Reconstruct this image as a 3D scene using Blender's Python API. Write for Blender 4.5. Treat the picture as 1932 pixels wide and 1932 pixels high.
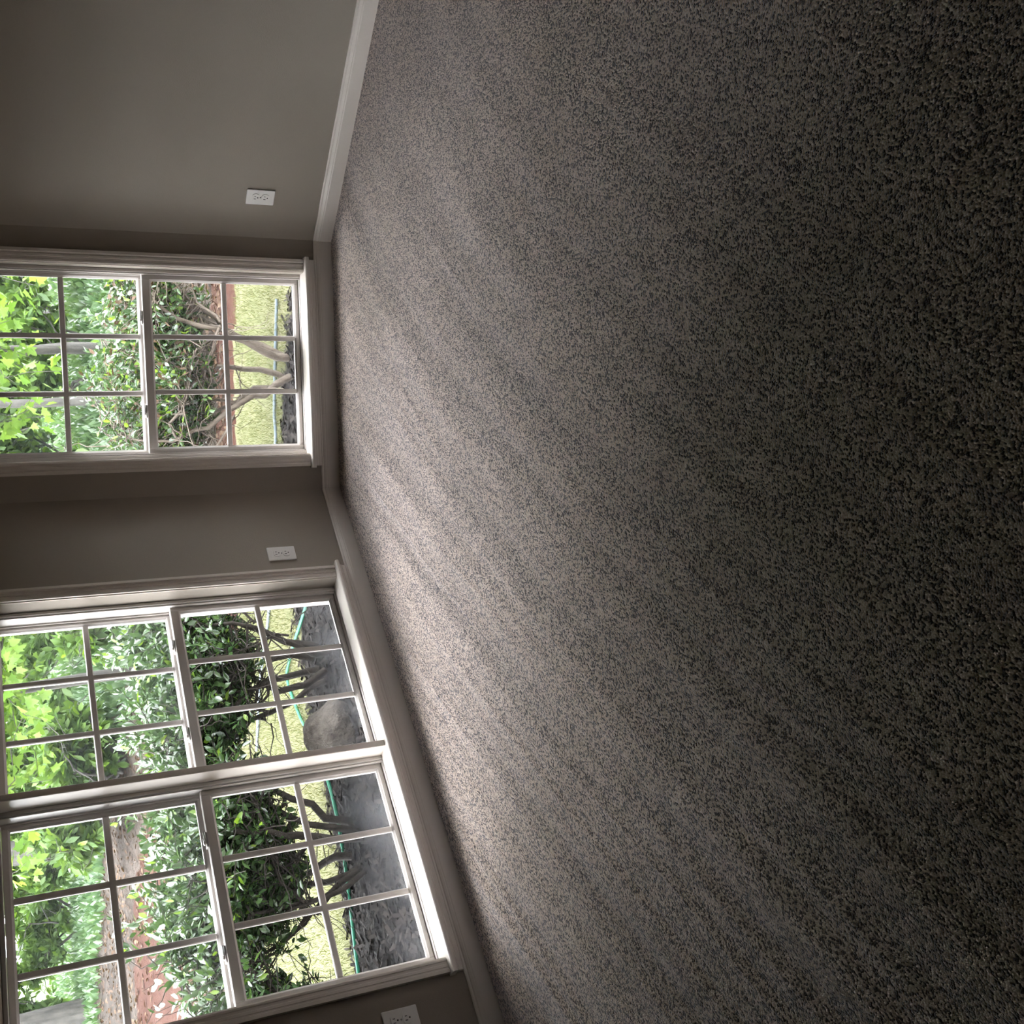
import bpy, bmesh, math, random
import numpy as np
from mathutils import Vector, Matrix, Quaternion

for o in list(bpy.data.objects):
    bpy.data.objects.remove(o, do_unlink=True)
S = bpy.context.scene
COL = S.collection

# ------------------------------------------------------------------ camera
cam_d = bpy.data.cameras.new('camera')
cam_d.sensor_fit = 'HORIZONTAL'
cam_d.sensor_width = 36.0
cam_d.lens = 36.0 * 2083.0 / 1932.0
cam_d.clip_start = 0.05
cam_d.clip_end = 200
cam = bpy.data.objects.new('camera', cam_d)
COL.objects.link(cam)
# the photograph lies on its side: image right = down in the room
ax_x = Vector((-0.02605737, -0.42034922, -0.90698817))
ax_y = Vector((0.99729018, 0.05151143, -0.052525))
ax_z = Vector((0.0687991, -0.90589906, 0.4178679))
M = Matrix((ax_x, ax_y, ax_z)).transposed().to_4x4()
M.translation = Vector((0, 0, 1.35))
cam.matrix_world = M
S.camera = cam

# ------------------------------------------------------------------ light
world = bpy.data.worlds.new('overcast_sky')
S.world = world
world.use_nodes = True
bg = world.node_tree.nodes['Background']
bg.inputs['Color'].default_value = (0.94, 0.945, 1.0, 1)
bg.inputs['Strength'].default_value = 16.0

S.view_settings.view_transform = 'Standard'
S.view_settings.look = 'None'
S.view_settings.exposure = 0.5
S.view_settings.gamma = 1.0
S.view_settings.use_curve_mapping = False
S.cycles.max_bounces = 14
S.cycles.diffuse_bounces = 7
S.cycles.glossy_bounces = 4
S.cycles.transmission_bounces = 6
S.cycles.transparent_max_bounces = 16
S.cycles.caustics_reflective = False
S.cycles.caustics_refractive = False
S.cycles.use_denoising = True

random.seed(4)
RNG = np.random.default_rng(11)

# ------------------------------------------------------------------ materials
class NT:
    def __init__(self, name):
        self.m = bpy.data.materials.new(name)
        self.m.use_nodes = True
        self.t = self.m.node_tree
        for n in list(self.t.nodes):
            self.t.nodes.remove(n)
        self.out = self.t.nodes.new('ShaderNodeOutputMaterial')
    def n(self, typ, ins=None, **kw):
        nd = self.t.nodes.new(typ)
        for k, v in kw.items():
            setattr(nd, k, v)
        if ins:
            for k, v in ins.items():
                self.set(nd, k, v)
        return nd
    def set(self, nd, k, v):
        sock = nd.inputs[k]
        if isinstance(v, bpy.types.NodeSocket):
            self.t.links.new(v, sock)
        elif isinstance(v, bpy.types.Node):
            self.t.links.new(v.outputs[0], sock)
        else:
            sock.default_value = v
    def math(self, op, a, b=0.0, c=None, clamp=False):
        nd = self.n('ShaderNodeMath', operation=op, use_clamp=clamp)
        self.set(nd, 0, a)
        self.set(nd, 1, b)
        if c is not None:
            self.set(nd, 2, c)
        return nd.outputs[0]
    def mix(self, fac, a, b, blend='MIX'):
        nd = self.n('ShaderNodeMix', data_type='RGBA', blend_type=blend)
        self.set(nd, 0, fac)
        self.set(nd, 6, a if not isinstance(a, tuple) else (*a[:3], 1))
        self.set(nd, 7, b if not isinstance(b, tuple) else (*b[:3], 1))
        return nd.outputs[2]
    def ramp(self, fac, stops, interp='LINEAR'):
        nd = self.n('ShaderNodeValToRGB')
        cr = nd.color_ramp
        cr.interpolation = interp
        while len(cr.elements) < len(stops):
            cr.elements.new(0.5)
        for e, (p, c) in zip(cr.elements, stops):
            e.position = p
            e.color = (*c[:3], 1) if isinstance(c, tuple) else (c, c, c, 1)
        self.set(nd, 0, fac)
        return nd.outputs[0]
    def coords(self, scale=(1, 1, 1), rot=(0, 0, 0), out='Object'):
        tc = self.n('ShaderNodeTexCoord')
        mp = self.n('ShaderNodeMapping', {'Vector': tc.outputs[out], 'Scale': scale, 'Rotation': rot})
        return mp.outputs[0]
    def noise(self, vec, scale, detail=2.0, rough=0.5, out=0):
        nd = self.n('ShaderNodeTexNoise', {'Vector': vec, 'Scale': scale, 'Detail': detail, 'Roughness': rough})
        return nd.outputs[out]
    def finish(self, sh):
        self.t.links.new(sh.outputs[0], self.out.inputs[0])
        return self.m

def principled(name, col, rough=0.5, spec=0.5, bump=None, metallic=0.0):
    k = NT(name)
    v = k.coords()
    nz = k.noise(v, 3.0, 3.0)
    c = k.mix(nz, tuple(x * 0.94 for x in col), tuple(min(1, x * 1.05) for x in col))
    b = k.n('ShaderNodeBsdfPrincipled', {'Base Color': c, 'Roughness': rough, 'Specular IOR Level': spec, 'Metallic': metallic})
    if bump:
        sc, st, di = bump
        bm_ = k.n('ShaderNodeBump', {'Strength': st, 'Distance': di, 'Height': k.noise(v, sc, 3.0)})
        k.set(b, 'Normal', bm_)
    return k.finish(b)

MT = {}
MT['wall'] = principled('greige_wall_paint', (0.30, 0.264, 0.222), 0.75, 0.25, (260.0, 0.25, 0.002))
MT['ceiling'] = principled('ceiling_paint', (0.52, 0.48, 0.42), 0.9, 0.1, (180.0, 0.3, 0.002))
MT['trim'] = principled('white_trim_paint', (0.64, 0.585, 0.53), 0.38, 0.4, (60.0, 0.05, 0.001))
MT['vinyl'] = principled('white_vinyl', (0.57, 0.535, 0.505), 0.35, 0.4)
MT['plate'] = principled('white_plastic', (0.75, 0.73, 0.70), 0.35, 0.45)
MT['slot'] = principled('dark_slot', (0.015, 0.013, 0.012), 0.6, 0.2)
MT['metal'] = principled('zinc_screw', (0.35, 0.35, 0.35), 0.35, 0.5, None, 1.0)
MT['lock'] = principled('grey_lock', (0.38, 0.36, 0.35), 0.4, 0.4)
MT['siding'] = principled('outer_siding', (0.45, 0.43, 0.40), 0.8, 0.2)

def mat_carpet():
    k = NT('flecked_carpet')
    v = k.coords()
    warp = k.n('ShaderNodeVectorMath', {0: k.noise(v, 9.0, 2.0, out=1), 1: (0.5, 0.5, 0.5)}, operation='SUBTRACT')
    ws = k.n('ShaderNodeVectorMath', {0: warp.outputs[0], 'Scale': 0.02}, operation='SCALE')
    vw = k.n('ShaderNodeVectorMath', {0: v, 1: ws.outputs[0]}, operation='ADD').outputs[0]
    mp = k.n('ShaderNodeMapping', {'Vector': vw, 'Rotation': (0, 0, math.radians(-8)), 'Scale': (1.0, 0.72, 1.0)})
    vo = k.n('ShaderNodeTexVoronoi', {'Vector': mp.outputs[0], 'Scale': 260.0, 'Randomness': 0.9}, feature='F1', voronoi_dimensions='2D')
    rnd = k.n('ShaderNodeSeparateColor', {0: vo.outputs['Color']}).outputs[0]
    clump = k.noise(mp.outputs[0], 150.0, 2.0, 0.6)
    rr = k.math('ADD', k.math('MULTIPLY', rnd, 0.62), k.math('MULTIPLY', clump, 0.62))
    col = k.ramp(rr, [(0.36, (0.034, 0.019, 0.010)), (0.495, (0.072, 0.043, 0.025)), (0.59, (0.41, 0.315, 0.238)), (0.80, (0.56, 0.445, 0.35)), (0.95, (0.67, 0.56, 0.47))])
    # vacuum lanes: curves y - (2x - .55x^2) = const, pile combed one way then the other
    sx = k.n('ShaderNodeSeparateXYZ', {0: v})
    x, y = sx.outputs[0], sx.outputs[1]
    F = k.math('SUBTRACT', k.math('MULTIPLY', x, 2.0), k.math('MULTIPLY', k.math('MULTIPLY', x, x), 0.55))
    c = k.math('SUBTRACT', y, F)
    wob = k.math('MULTIPLY', k.math('SUBTRACT', k.noise(v, 1.2, 1.0), 0.5), 0.22)
    c = k.math('ADD', c, wob)
    cv = k.n('ShaderNodeCombineXYZ', {0: c, 1: k.math('MULTIPLY', x, 0.35), 2: 0.0}).outputs[0]
    lane = k.noise(cv, 2.6, 1.0, 0.5)
    cv2 = k.n('ShaderNodeCombineXYZ', {0: k.math('ADD', c, 7.3), 1: k.math('MULTIPLY', x, 0.25), 2: 0.0}).outputs[0]
    crest_n = k.noise(cv2, 2.3, 2.0, 0.5)
    crest = k.math('MAXIMUM', k.math('SUBTRACT', 1.0, k.math('MULTIPLY', k.math('ABSOLUTE', k.math('SUBTRACT', crest_n, 0.5)), 22.0)), 0.0)
    lane_h = k.math('ADD', k.math('MULTIPLY', lane, 0.13), k.math('MULTIPLY', crest, 0.004))
    tuft = k.math('SUBTRACT', 1.0, k.math('MULTIPLY', vo.outputs['Distance'], 1.3))
    fib = k.noise(v, 420.0, 2.0)
    tuft_h = k.math('ADD', k.math('MULTIPLY', tuft, 0.0050), k.math('MULTIPLY', fib, 0.0022))
    b1 = k.n('ShaderNodeBump', {'Strength': 1.0, 'Distance': 1.0, 'Height': lane_h})
    b2 = k.n('ShaderNodeBump', {'Strength': 0.75, 'Distance': 1.0, 'Height': tuft_h, 'Normal': b1.outputs[0]})
    soil = k.ramp(k.noise(v, 2.6, 4.0, 0.65), [(0.30, 0.90), (0.70, 1.0)])
    lanec = k.ramp(lane, [(0.3, 0.90), (0.7, 1.06)])
    col = k.mix(1.0, col, soil, 'MULTIPLY')
    col = k.mix(1.0, col, lanec, 'MULTIPLY')
    b = k.n('ShaderNodeBsdfPrincipled', {'Base Color': col, 'Roughness': 0.95, 'Specular IOR Level': 0.08,
                                         'Sheen Weight': 0.6, 'Sheen Roughness': 0.42, 'Sheen Tint': (0.88, 0.89, 1.0, 1), 'Normal': b2.outputs[0]})
    return k.finish(b)
MT['carpet'] = mat_carpet()

def mat_glass(name, dusty):
    """thin pane: clear with a mirror coat; dusty panes carry a milky film towards their lower corners"""
    k = NT(name)
    fr = k.n('ShaderNodeFresnel', {'IOR': 1.35})
    tr = k.n('ShaderNodeBsdfTransparent', {'Color': (0.95, 0.97, 0.96, 1)})
    gl = k.n('ShaderNodeBsdfGlossy', {'Roughness': 0.02, 'Color': (0.9, 0.95, 1, 1)})
    sh = k.n('ShaderNodeMixShader', {0: fr.outputs[0], 1: tr.outputs[0], 2: gl.outputs[0]})
    v = k.coords()
    sep = k.n('ShaderNodeSeparateXYZ', {0: v})
    film = k.n('ShaderNodeBsdfTranslucent', {'Color': (0.85, 0.9, 0.95, 1)})
    if dusty:
        # z in the window's own frame, metres above the floor
        zz = k.n('ShaderNodeMapRange', {0: sep.outputs[2], 1: 0.15, 2: 0.36, 3: 1.0, 4: 0.0}).outputs[0]
        st = k.n('ShaderNodeMapping', {'Vector': v, 'Scale': (14.0, 1.0, 3.0), 'Rotation': (0, math.radians(35), 0)})
        streak = k.noise(st.outputs[0], 1.0, 4.0, 0.65)
        cloud = k.noise(v, 5.0, 3.0)
        a = k.math('MULTIPLY', k.math('POWER', zz, 1.6), k.ramp(k.math('ADD', k.math('MULTIPLY', streak, 0.6), k.math('MULTIPLY', cloud, 0.5)), [(0.42, 0.05), (0.72, 1.0)]))
        fac = k.math('ADD', k.math('MULTIPLY', a, 0.05), 0.001)
    else:
        fac = k.math('ADD', k.math('MULTIPLY', k.noise(v, 4.0, 3.0), 0.01), 0.002)
    sh2 = k.n('ShaderNodeMixShader', {0: fac, 1: sh.outputs[0], 2: film.outputs[0]})
    return k.finish(sh2)
MT['glass'] = mat_glass('clear_glass', False)
MT['glass_dusty'] = mat_glass('dusty_glass', True)

def mat_leaf(name, dark, light, gloss=0.35, trans=0.35, spec=0.4):
    k = NT(name)
    g = k.n('ShaderNodeNewGeometry')
    oi = k.n('ShaderNodeObjectInfo')
    r = k.math('FRACT', k.math('ADD', g.outputs['Random Per Island'], oi.outputs['Random']))
    c = k.ramp(r, [(0.0, dark), (0.6, tuple((a + b) / 2 for a, b in zip(dark, light))), (1.0, light)])
    b = k.n('ShaderNodeBsdfPrincipled', {'Base Color': c, 'Roughness': gloss, 'Specular IOR Level': spec})
    tcol = k.mix(1.0, c, (1.5, 1.45, 0.8), 'MULTIPLY')
    t = k.n('ShaderNodeBsdfTranslucent', {'Color': tcol})
    sh = k.n('ShaderNodeMixShader', {0: trans, 1: b.outputs[0], 2: t.outputs[0]})
    return k.finish(sh)
MT['leaf_shrub'] = mat_leaf('shrub_leaf', (0.018, 0.042, 0.014), (0.055, 0.10, 0.034), 0.26, 0.22, 0.8)
MT['leaf_new'] = mat_leaf('new_growth_leaf', (0.09, 0.17, 0.015), (0.15, 0.24, 0.03), 0.4, 0.35)
MT['leaf_dry'] = mat_leaf('dry_leaf', (0.05, 0.028, 0.016), (0.10, 0.065, 0.04), 0.7, 0.15, 0.2)
MT['leaf_maple'] = mat_leaf('broad_pale_leaf', (0.09, 0.185, 0.028), (0.19, 0.30, 0.065), 0.45, 0.5)
MT['leaf_wood'] = mat_leaf('woodland_leaf', (0.045, 0.095, 0.02), (0.105, 0.18, 0.042), 0.5, 0.4)
MT['leaf_hedge'] = mat_leaf('hedge_leaf', (0.035, 0.075, 0.030), (0.085, 0.14, 0.065), 0.3, 0.3, 0.6)

def mat_bark(name, a, b, sc=40.0):
    k = NT(name)
    v = k.coords((1, 1, 0.25))
    nz = k.noise(v, sc, 5.0, 0.65)
    c = k.ramp(nz, [(0.35, a), (0.65, b)])
    bm_ = k.n('ShaderNodeBump', {'Strength': 0.7, 'Distance': 0.01, 'Height': nz})
    return k.finish(k.n('ShaderNodeBsdfPrincipled', {'Base Color': c, 'Roughness': 0.85, 'Specular IOR Level': 0.2, 'Normal': bm_.outputs[0]}))
MT['bark_dark'] = mat_bark('dark_shrub_bark', (0.012, 0.010, 0.008), (0.035, 0.029, 0.024))
MT['bark_tan'] = mat_bark('tan_shrub_bark', (0.06, 0.048, 0.037), (0.13, 0.107, 0.085))
MT['bark_grey'] = mat_bark('grey_tree_bark', (0.03, 0.029, 0.026), (0.085, 0.08, 0.072), 18.0)

def mat_ground(name, stops, sc, bump=0.02, fine=60.0):
    k = NT(name)
    v = k.coords()
    a = k.noise(v, sc, 5.0, 0.62)
    f = k.noise(v, fine, 3.0, 0.6)
    m = k.math('ADD', k.math('MULTIPLY', a, 0.55), k.math('MULTIPLY', f, 0.45))
    c = k.ramp(m, stops)
    bm_ = k.n('ShaderNodeBump', {'Strength': 0.8, 'Distance': bump, 'Height': f})
    return k.finish(k.n('ShaderNodeBsdfPrincipled', {'Base Color': c, 'Roughness': 0.95, 'Specular IOR Level': 0.1, 'Normal': bm_.outputs[0]}))
MT['mulch'] = mat_ground('dark_bark_mulch', [(0.35, (0.004, 0.0035, 0.0033)), (0.5, (0.010, 0.0085, 0.0078)), (0.68, (0.028, 0.025, 0.023))], 5.0, 0.03, 55.0)
MT['lawn'] = mat_ground('pale_lawn', [(0.36, (0.078, 0.085, 0.038)), (0.52, (0.106, 0.106, 0.056)), (0.66, (0.14, 0.125, 0.076))], 1.6, 0.003, 70.0)
MT['clay'] = mat_ground('red_clay', [(0.35, (0.026, 0.0105, 0.007)), (0.52, (0.042, 0.0185, 0.0125)), (0.68, (0.062, 0.036, 0.027))], 2.5, 0.02, 30.0)
MT['litter'] = mat_ground('leaf_litter', [(0.35, (0.016, 0.012, 0.0095)), (0.5, (0.036, 0.029, 0.023)), (0.66, (0.075, 0.06, 0.05))], 1.8, 0.04, 16.0)
MT['wood_floor'] = mat_ground('woodland_floor', [(0.35, (0.025, 0.045, 0.013)), (0.52, (0.05, 0.085, 0.025)), (0.68, (0.085, 0.095, 0.04))], 1.5, 0.05, 12.0)
MT['blade'] = mat_leaf('grass_blade', (0.058, 0.072, 0.024), (0.115, 0.115, 0.056), 0.6, 0.35, 0.2)
MT['chip'] = mat_leaf('mulch_chip', (0.005, 0.0043, 0.004), (0.034, 0.029, 0.026), 0.9, 0.02, 0.1)
MT['rock'] = mat_ground('tan_rock', [(0.35, (0.022, 0.019, 0.016)), (0.5, (0.052, 0.046, 0.039)), (0.68, (0.088, 0.079, 0.068))], 6.0, 0.03, 35.0)
MT['hose_green'] = principled('green_hose_rubber', (0.015, 0.17, 0.095), 0.4, 0.4)
MT['hose_blue'] = principled('pale_blue_hose_rubber', (0.14, 0.18, 0.22), 0.4, 0.4)

# ------------------------------------------------------------------ helpers
def tag(o, label=None, cat=None, group=None, kind=None):
    if label: o['label'] = label
    if cat: o['category'] = cat
    if group: o['group'] = group
    if kind: o['kind'] = kind
    return o

def empty(name, loc=(0, 0, 0), rz=0.0, parent=None):
    o = bpy.data.objects.new(name, None)
    o.empty_display_size = 0.1
    COL.objects.link(o)
    o.location = loc
    o.rotation_euler = (0, 0, rz)
    o.parent = parent
    return o

def link(name, me, mat, parent=None, loc=None, smooth=False):
    if mat and not me.materials:
        me.materials.append(mat)
    if smooth:
        for p in me.polygons:
            p.use_smooth = True
    o = bpy.data.objects.new(name, me)
    COL.objects.link(o)
    o.parent = parent
    if loc is not None:
        o.location = loc
    return o

def bm_obj(name, bm, mat, parent=None, loc=None, smooth=False):
    bmesh.ops.recalc_face_normals(bm, faces=bm.faces)
    me = bpy.data.meshes.new(name)
    bm.to_mesh(me)
    bm.free()
    return link(name, me, mat, parent, loc, smooth)

def box(bm, x0, x1, y0, y1, z0, z1, bev=0.0, seg=1):
    vs = [bm.verts.new((x, y, z)) for z in (z0, z1) for y in (y0, y1) for x in (x0, x1)]
    fs = [(0, 2, 3, 1), (4, 5, 7, 6), (0, 1, 5, 4), (2, 6, 7, 3), (0, 4, 6, 2), (1, 3, 7, 5)]
    faces = [bm.faces.new([vs[i] for i in f]) for f in fs]
    if bev > 0:
        ed = list({e for f in faces for e in f.edges})
        bmesh.ops.bevel(bm, geom=ed, offset=bev, segments=seg, profile=0.5, affect='EDGES')

def sweep(bm, prof, path, frames, closed_prof=True):
    """prof: list of (a, b); path: list of points; frames: list of (A, B) vectors per point"""
    rings = []
    for P, (A, B) in zip(path, frames):
        rings.append([bm.verts.new(Vector(P) + Vector(A) * a + Vector(B) * b) for a, b in prof])
    n = len(prof)
    for r0, r1 in zip(rings, rings[1:]):
        for i in range(n):
            j = (i + 1) % n
            bm.faces.new((r0[i], r0[j], r1[j], r1[i]))
    bm.faces.new(rings[0])
    bm.faces.new(list(reversed(rings[-1])))

def np_mesh(name, V, F):
    """V (n,3), F (m,k) of equal polygon size"""
    me = bpy.data.meshes.new(name)
    V = np.asarray(V, dtype=np.float32)
    F = np.asarray(F, dtype=np.int32)
    me.vertices.add(len(V))
    me.vertices.foreach_set('co', V.ravel())
    m, k = F.shape
    me.loops.add(m * k)
    me.loops.foreach_set('vertex_index', F.ravel())
    me.polygons.add(m)
    me.polygons.foreach_set('loop_start', np.arange(0, m * k, k, dtype=np.int32))
    me.polygons.foreach_set('loop_total', np.full(m, k, dtype=np.int32))
    me.update(calc_edges=True)
    me.validate()
    return me

# ------------------------------------------------------------------ the room
R1 = Vector((0.86396, 4.74012, 0))
L1 = Vector((-0.21153, 4.74012, 0))
WT = 0.165
CH = 2.44
q = math.sqrt(0.5)
LEFT_LEN, RIGHT_LEN = 2.75, 2.75
LE = L1 + Vector((-q, -q, 0)) * LEFT_LEN
RE = R1 + Vector((q, -q, 0)) * RIGHT_LEN
BACK_Y = -5.5  # unseen rear wall set far back to weaken bounced light
WING = 2.2  # unseen wing walls added, widening the room so less light bounces back
RW, LW = Vector((RE.x + WING, RE.y, 0)), Vector((LE.x - WING, LE.y, 0))
poly = [L1, R1, RE, RW, Vector((RW.x, BACK_Y, 0)), Vector((LW.x, BACK_Y, 0)), LW, LE]

def wall(name, A, B, holes, mA, mB, label):
    """inner face A->B (room on the right-hand side), outward = left of A->B"""
    d = (B - A)
    L = d.length
    d.normalize()
    n = Vector((-d.y, d.x, 0))
    ss = sorted({0, L, *[h[0] for h in holes], *[h[1] for h in holes]})
    zs = sorted({0, CH, *[h[2] for h in holes], *[h[3] for h in holes]})
    bm = bmesh.new()
    def P(s, off, z):
        so = s
        if off > 0:
            if s == 0: so = -mA
            if s == L: so = L + mB
        return bm.verts.new(A + d * so + n * off + Vector((0, 0, z)))
    for s0, s1 in zip(ss, ss[1:]):
        for z0, z1 in zip(zs, zs[1:]):
            sm, zm = (s0 + s1) / 2, (z0 + z1) / 2
            if any(h[0] < sm < h[1] and h[2] < zm < h[3] for h in holes):
                continue
            v = [P(s, o, z) for z in (z0, z1) for o in (0, WT) for s in (s0, s1)]
            for f in [(0, 2, 3, 1), (4, 5, 7, 6), (0, 1, 5, 4), (2, 6, 7, 3), (0, 4, 6, 2), (1, 3, 7, 5)]:
                bm.faces.new([v[i] for i in f])
    bmesh.ops.remove_doubles(bm, verts=bm.verts, dist=1e-5)
    # faces shared by two neighbouring blocks are inside the wall
    seen = {}
    for f in list(bm.faces):
        key = tuple(sorted(v.index for v in f.verts))
    bm.verts.index_update()
    for f in list(bm.faces):
        key = tuple(sorted(v.index for v in f.verts))
        seen.setdefault(key, []).append(f)
    dead = [f for fs in seen.values() if len(fs) > 1 for f in fs]
    if dead:
        bmesh.ops.delete(bm, geom=dead, context='FACES_ONLY')
    o = bm_obj(name, bm, MT['wall'])
    return tag(o, label, 'wall', kind='structure')

t22 = math.tan(math.radians(22.5)) * WT
Z0, Z1 = 0.105, 1.427           # window openings: bottom under the stool, top under the head casing
# opening ranges measured along the walls from the bay corners
BO = (0.140, 0.917)             # back wall, from R1 towards L1
LO = (0.496, 1.270, 1.295, 2.083)  # left wall, from L1: opening, mullion, opening
Lb = (L1 - R1).length
wall('wall_back', L1, R1, [(Lb - BO[1], Lb - BO[0], Z0, Z1)], t22, t22, 'narrow greige wall around the single window in the middle of the bay')
wall('wall_right', R1, RE, [], t22, -t22, 'plain greige angled wall with one outlet, beside the single window')
wall('wall_left', LE, L1, [(LEFT_LEN - LO[3], LEFT_LEN - LO[0], Z0, Z1)], -t22, t22, 'greige angled wall holding the double window')
wall('wall_wing_right', RE, RW, [], -t22, WT, 'greige wall added out of view past the right angled wall, widening the room to cut bounce light')
wall('wall_side_right', RW, poly[4], [], WT, WT, 'greige wall closing the right side of the room, out of view')
wall('wall_behind', poly[4], poly[5], [], WT, WT, 'greige wall behind the viewer')
wall('wall_side_left', poly[5], LW, [], WT, WT, 'greige wall closing the left side of the room, out of view')
wall('wall_wing_left', LW, LE, [], WT, -t22, 'greige wall added out of view past the double window, widening the room to cut bounce light')

def slab(name, pts, z0, z1, mat, label, cat):
    bm = bmesh.new()
    a = [bm.verts.new((p.x, p.y, z0)) for p in pts]
    b = [bm.verts.new((p.x, p.y, z1)) for p in pts]
    bm.faces.new(a)
    bm.faces.new(list(reversed(b)))
    n = len(pts)
    for i in range(n):
        j = (i + 1) % n
        bm.faces.new((a[i], a[j], b[j], b[i]))
    return tag(bm_obj(name, bm, mat), label, cat, kind='structure')
slab('floor', poly, -0.12, 0.0, MT['carpet'], 'wall to wall carpet of beige and dark brown flecked pile with vacuum streaks', 'carpet')
big = [L1 + Vector((-0.1, 0.18, 0)), R1 + Vector((0.1, 0.18, 0)), RE + Vector((0.08, 0.18, 0)), RW + Vector((0.18, 0.18, 0)), poly[4] + Vector((0.18, -0.18, 0)), poly[5] + Vector((-0.18, -0.18, 0)), LW + Vector((-0.18, 0.18, 0)), LE + Vector((-0.08, 0.18, 0))]
slab('ceiling', big, CH, CH + 0.2, MT['ceiling'], 'white ceiling above the bay, out of view', 'ceiling')

# baseboards: flat board with a stepped, rounded top
BB = [(0.0, 0.0), (-0.014, 0.0), (-0.014, 0.050), (-0.0125, 0.054), (-0.0125, 0.057), (-0.009, 0.064), (-0.006, 0.067), (-0.006, 0.073), (-0.004, 0.0765), (0.0, 0.077)]
def baseboard(name, A, B, label, eA, eB):
    d = (B - A).normalized()
    n = Vector((-d.y, d.x, 0))
    bm = bmesh.new()
    rings = []
    for P, e, sg in ((A, eA, 1), (B, eB, -1)):
        rings.append([bm.verts.new(P + n * a + d * (sg * e * (-a)) + Vector((0, 0, b))) for a, b in BB])
    k = len(BB)
    for i in range(k):
        j = (i + 1) % k
        bm.faces.new((rings[0][i], rings[0][j], rings[1][j], rings[1][i]))
    bm.faces.new(rings[0]); bm.faces.new(list(reversed(rings[1])))
    return tag(bm_obj(name, bm, MT['trim']), label, 'baseboard', kind='structure')
tt = math.tan(math.radians(22.5))
baseboard('baseboard_back', L1, R1, 'low white baseboard under the single window', tt, tt)
baseboard('baseboard_right', R1, RE, 'white baseboard along the plain right angled wall', tt, -tt)
baseboard('baseboard_left', LE, L1, 'white baseboard along the wall under the double window', -tt, tt)
baseboard('baseboard_wing_right', RE, RW, 'white baseboard out of view past the right angled wall', -tt, 1)
baseboard('baseboard_side_right', RW, poly[4], 'white baseboard of the right side wall out of view', 1, 1)
baseboard('baseboard_behind', poly[4], poly[5], 'white baseboard of the wall behind the viewer', 1, 1)
baseboard('baseboard_side_left', poly[5], LW, 'white baseboard of the left side wall out of view', 1, 1)
baseboard('baseboard_wing_left', LW, LE, 'white baseboard out of view past the double window', 1, -tt)

# ------------------------------------------------------------------ windows
# local frame of a wall: x along the wall, y outwards, z up
CAS = [(0.0, 0.0), (0.0, -0.010), (0.004, -0.012), (0.010, -0.012), (0.012, -0.010), (0.020, -0.010), (0.022, -0.013), (0.030, -0.013), (0.032, -0.011), (0.036, -0.011), (0.039, -0.018), (0.050, -0.018), (0.050, 0.0)]
GL_Z = (0.152, 0.745, 0.798, 1.385)

def casing_piece(bm, P0, P1, across, m0, m1):
    """profile (a = distance from opening edge, b = y); mitre shifts ends by a*m along the run"""
    d = (Vector(P1) - Vector(P0)).normalized()
    rings = []
    for P, m in ((P0, m0), (P1, m1)):
        rings.append([bm.verts.new(Vector(P) + Vector(across) * a + d * (a * m) + Vector((0, b, 0))) for a, b in CAS])
    n = len(CAS)
    for i in range(n):
        j = (i + 1) % n
        bm.faces.new((rings[0][i], rings[0][j], rings[1][j], rings[1][i]))
    bm.faces.new(rings[0]); bm.faces.new(list(reversed(rings[1])))

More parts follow.
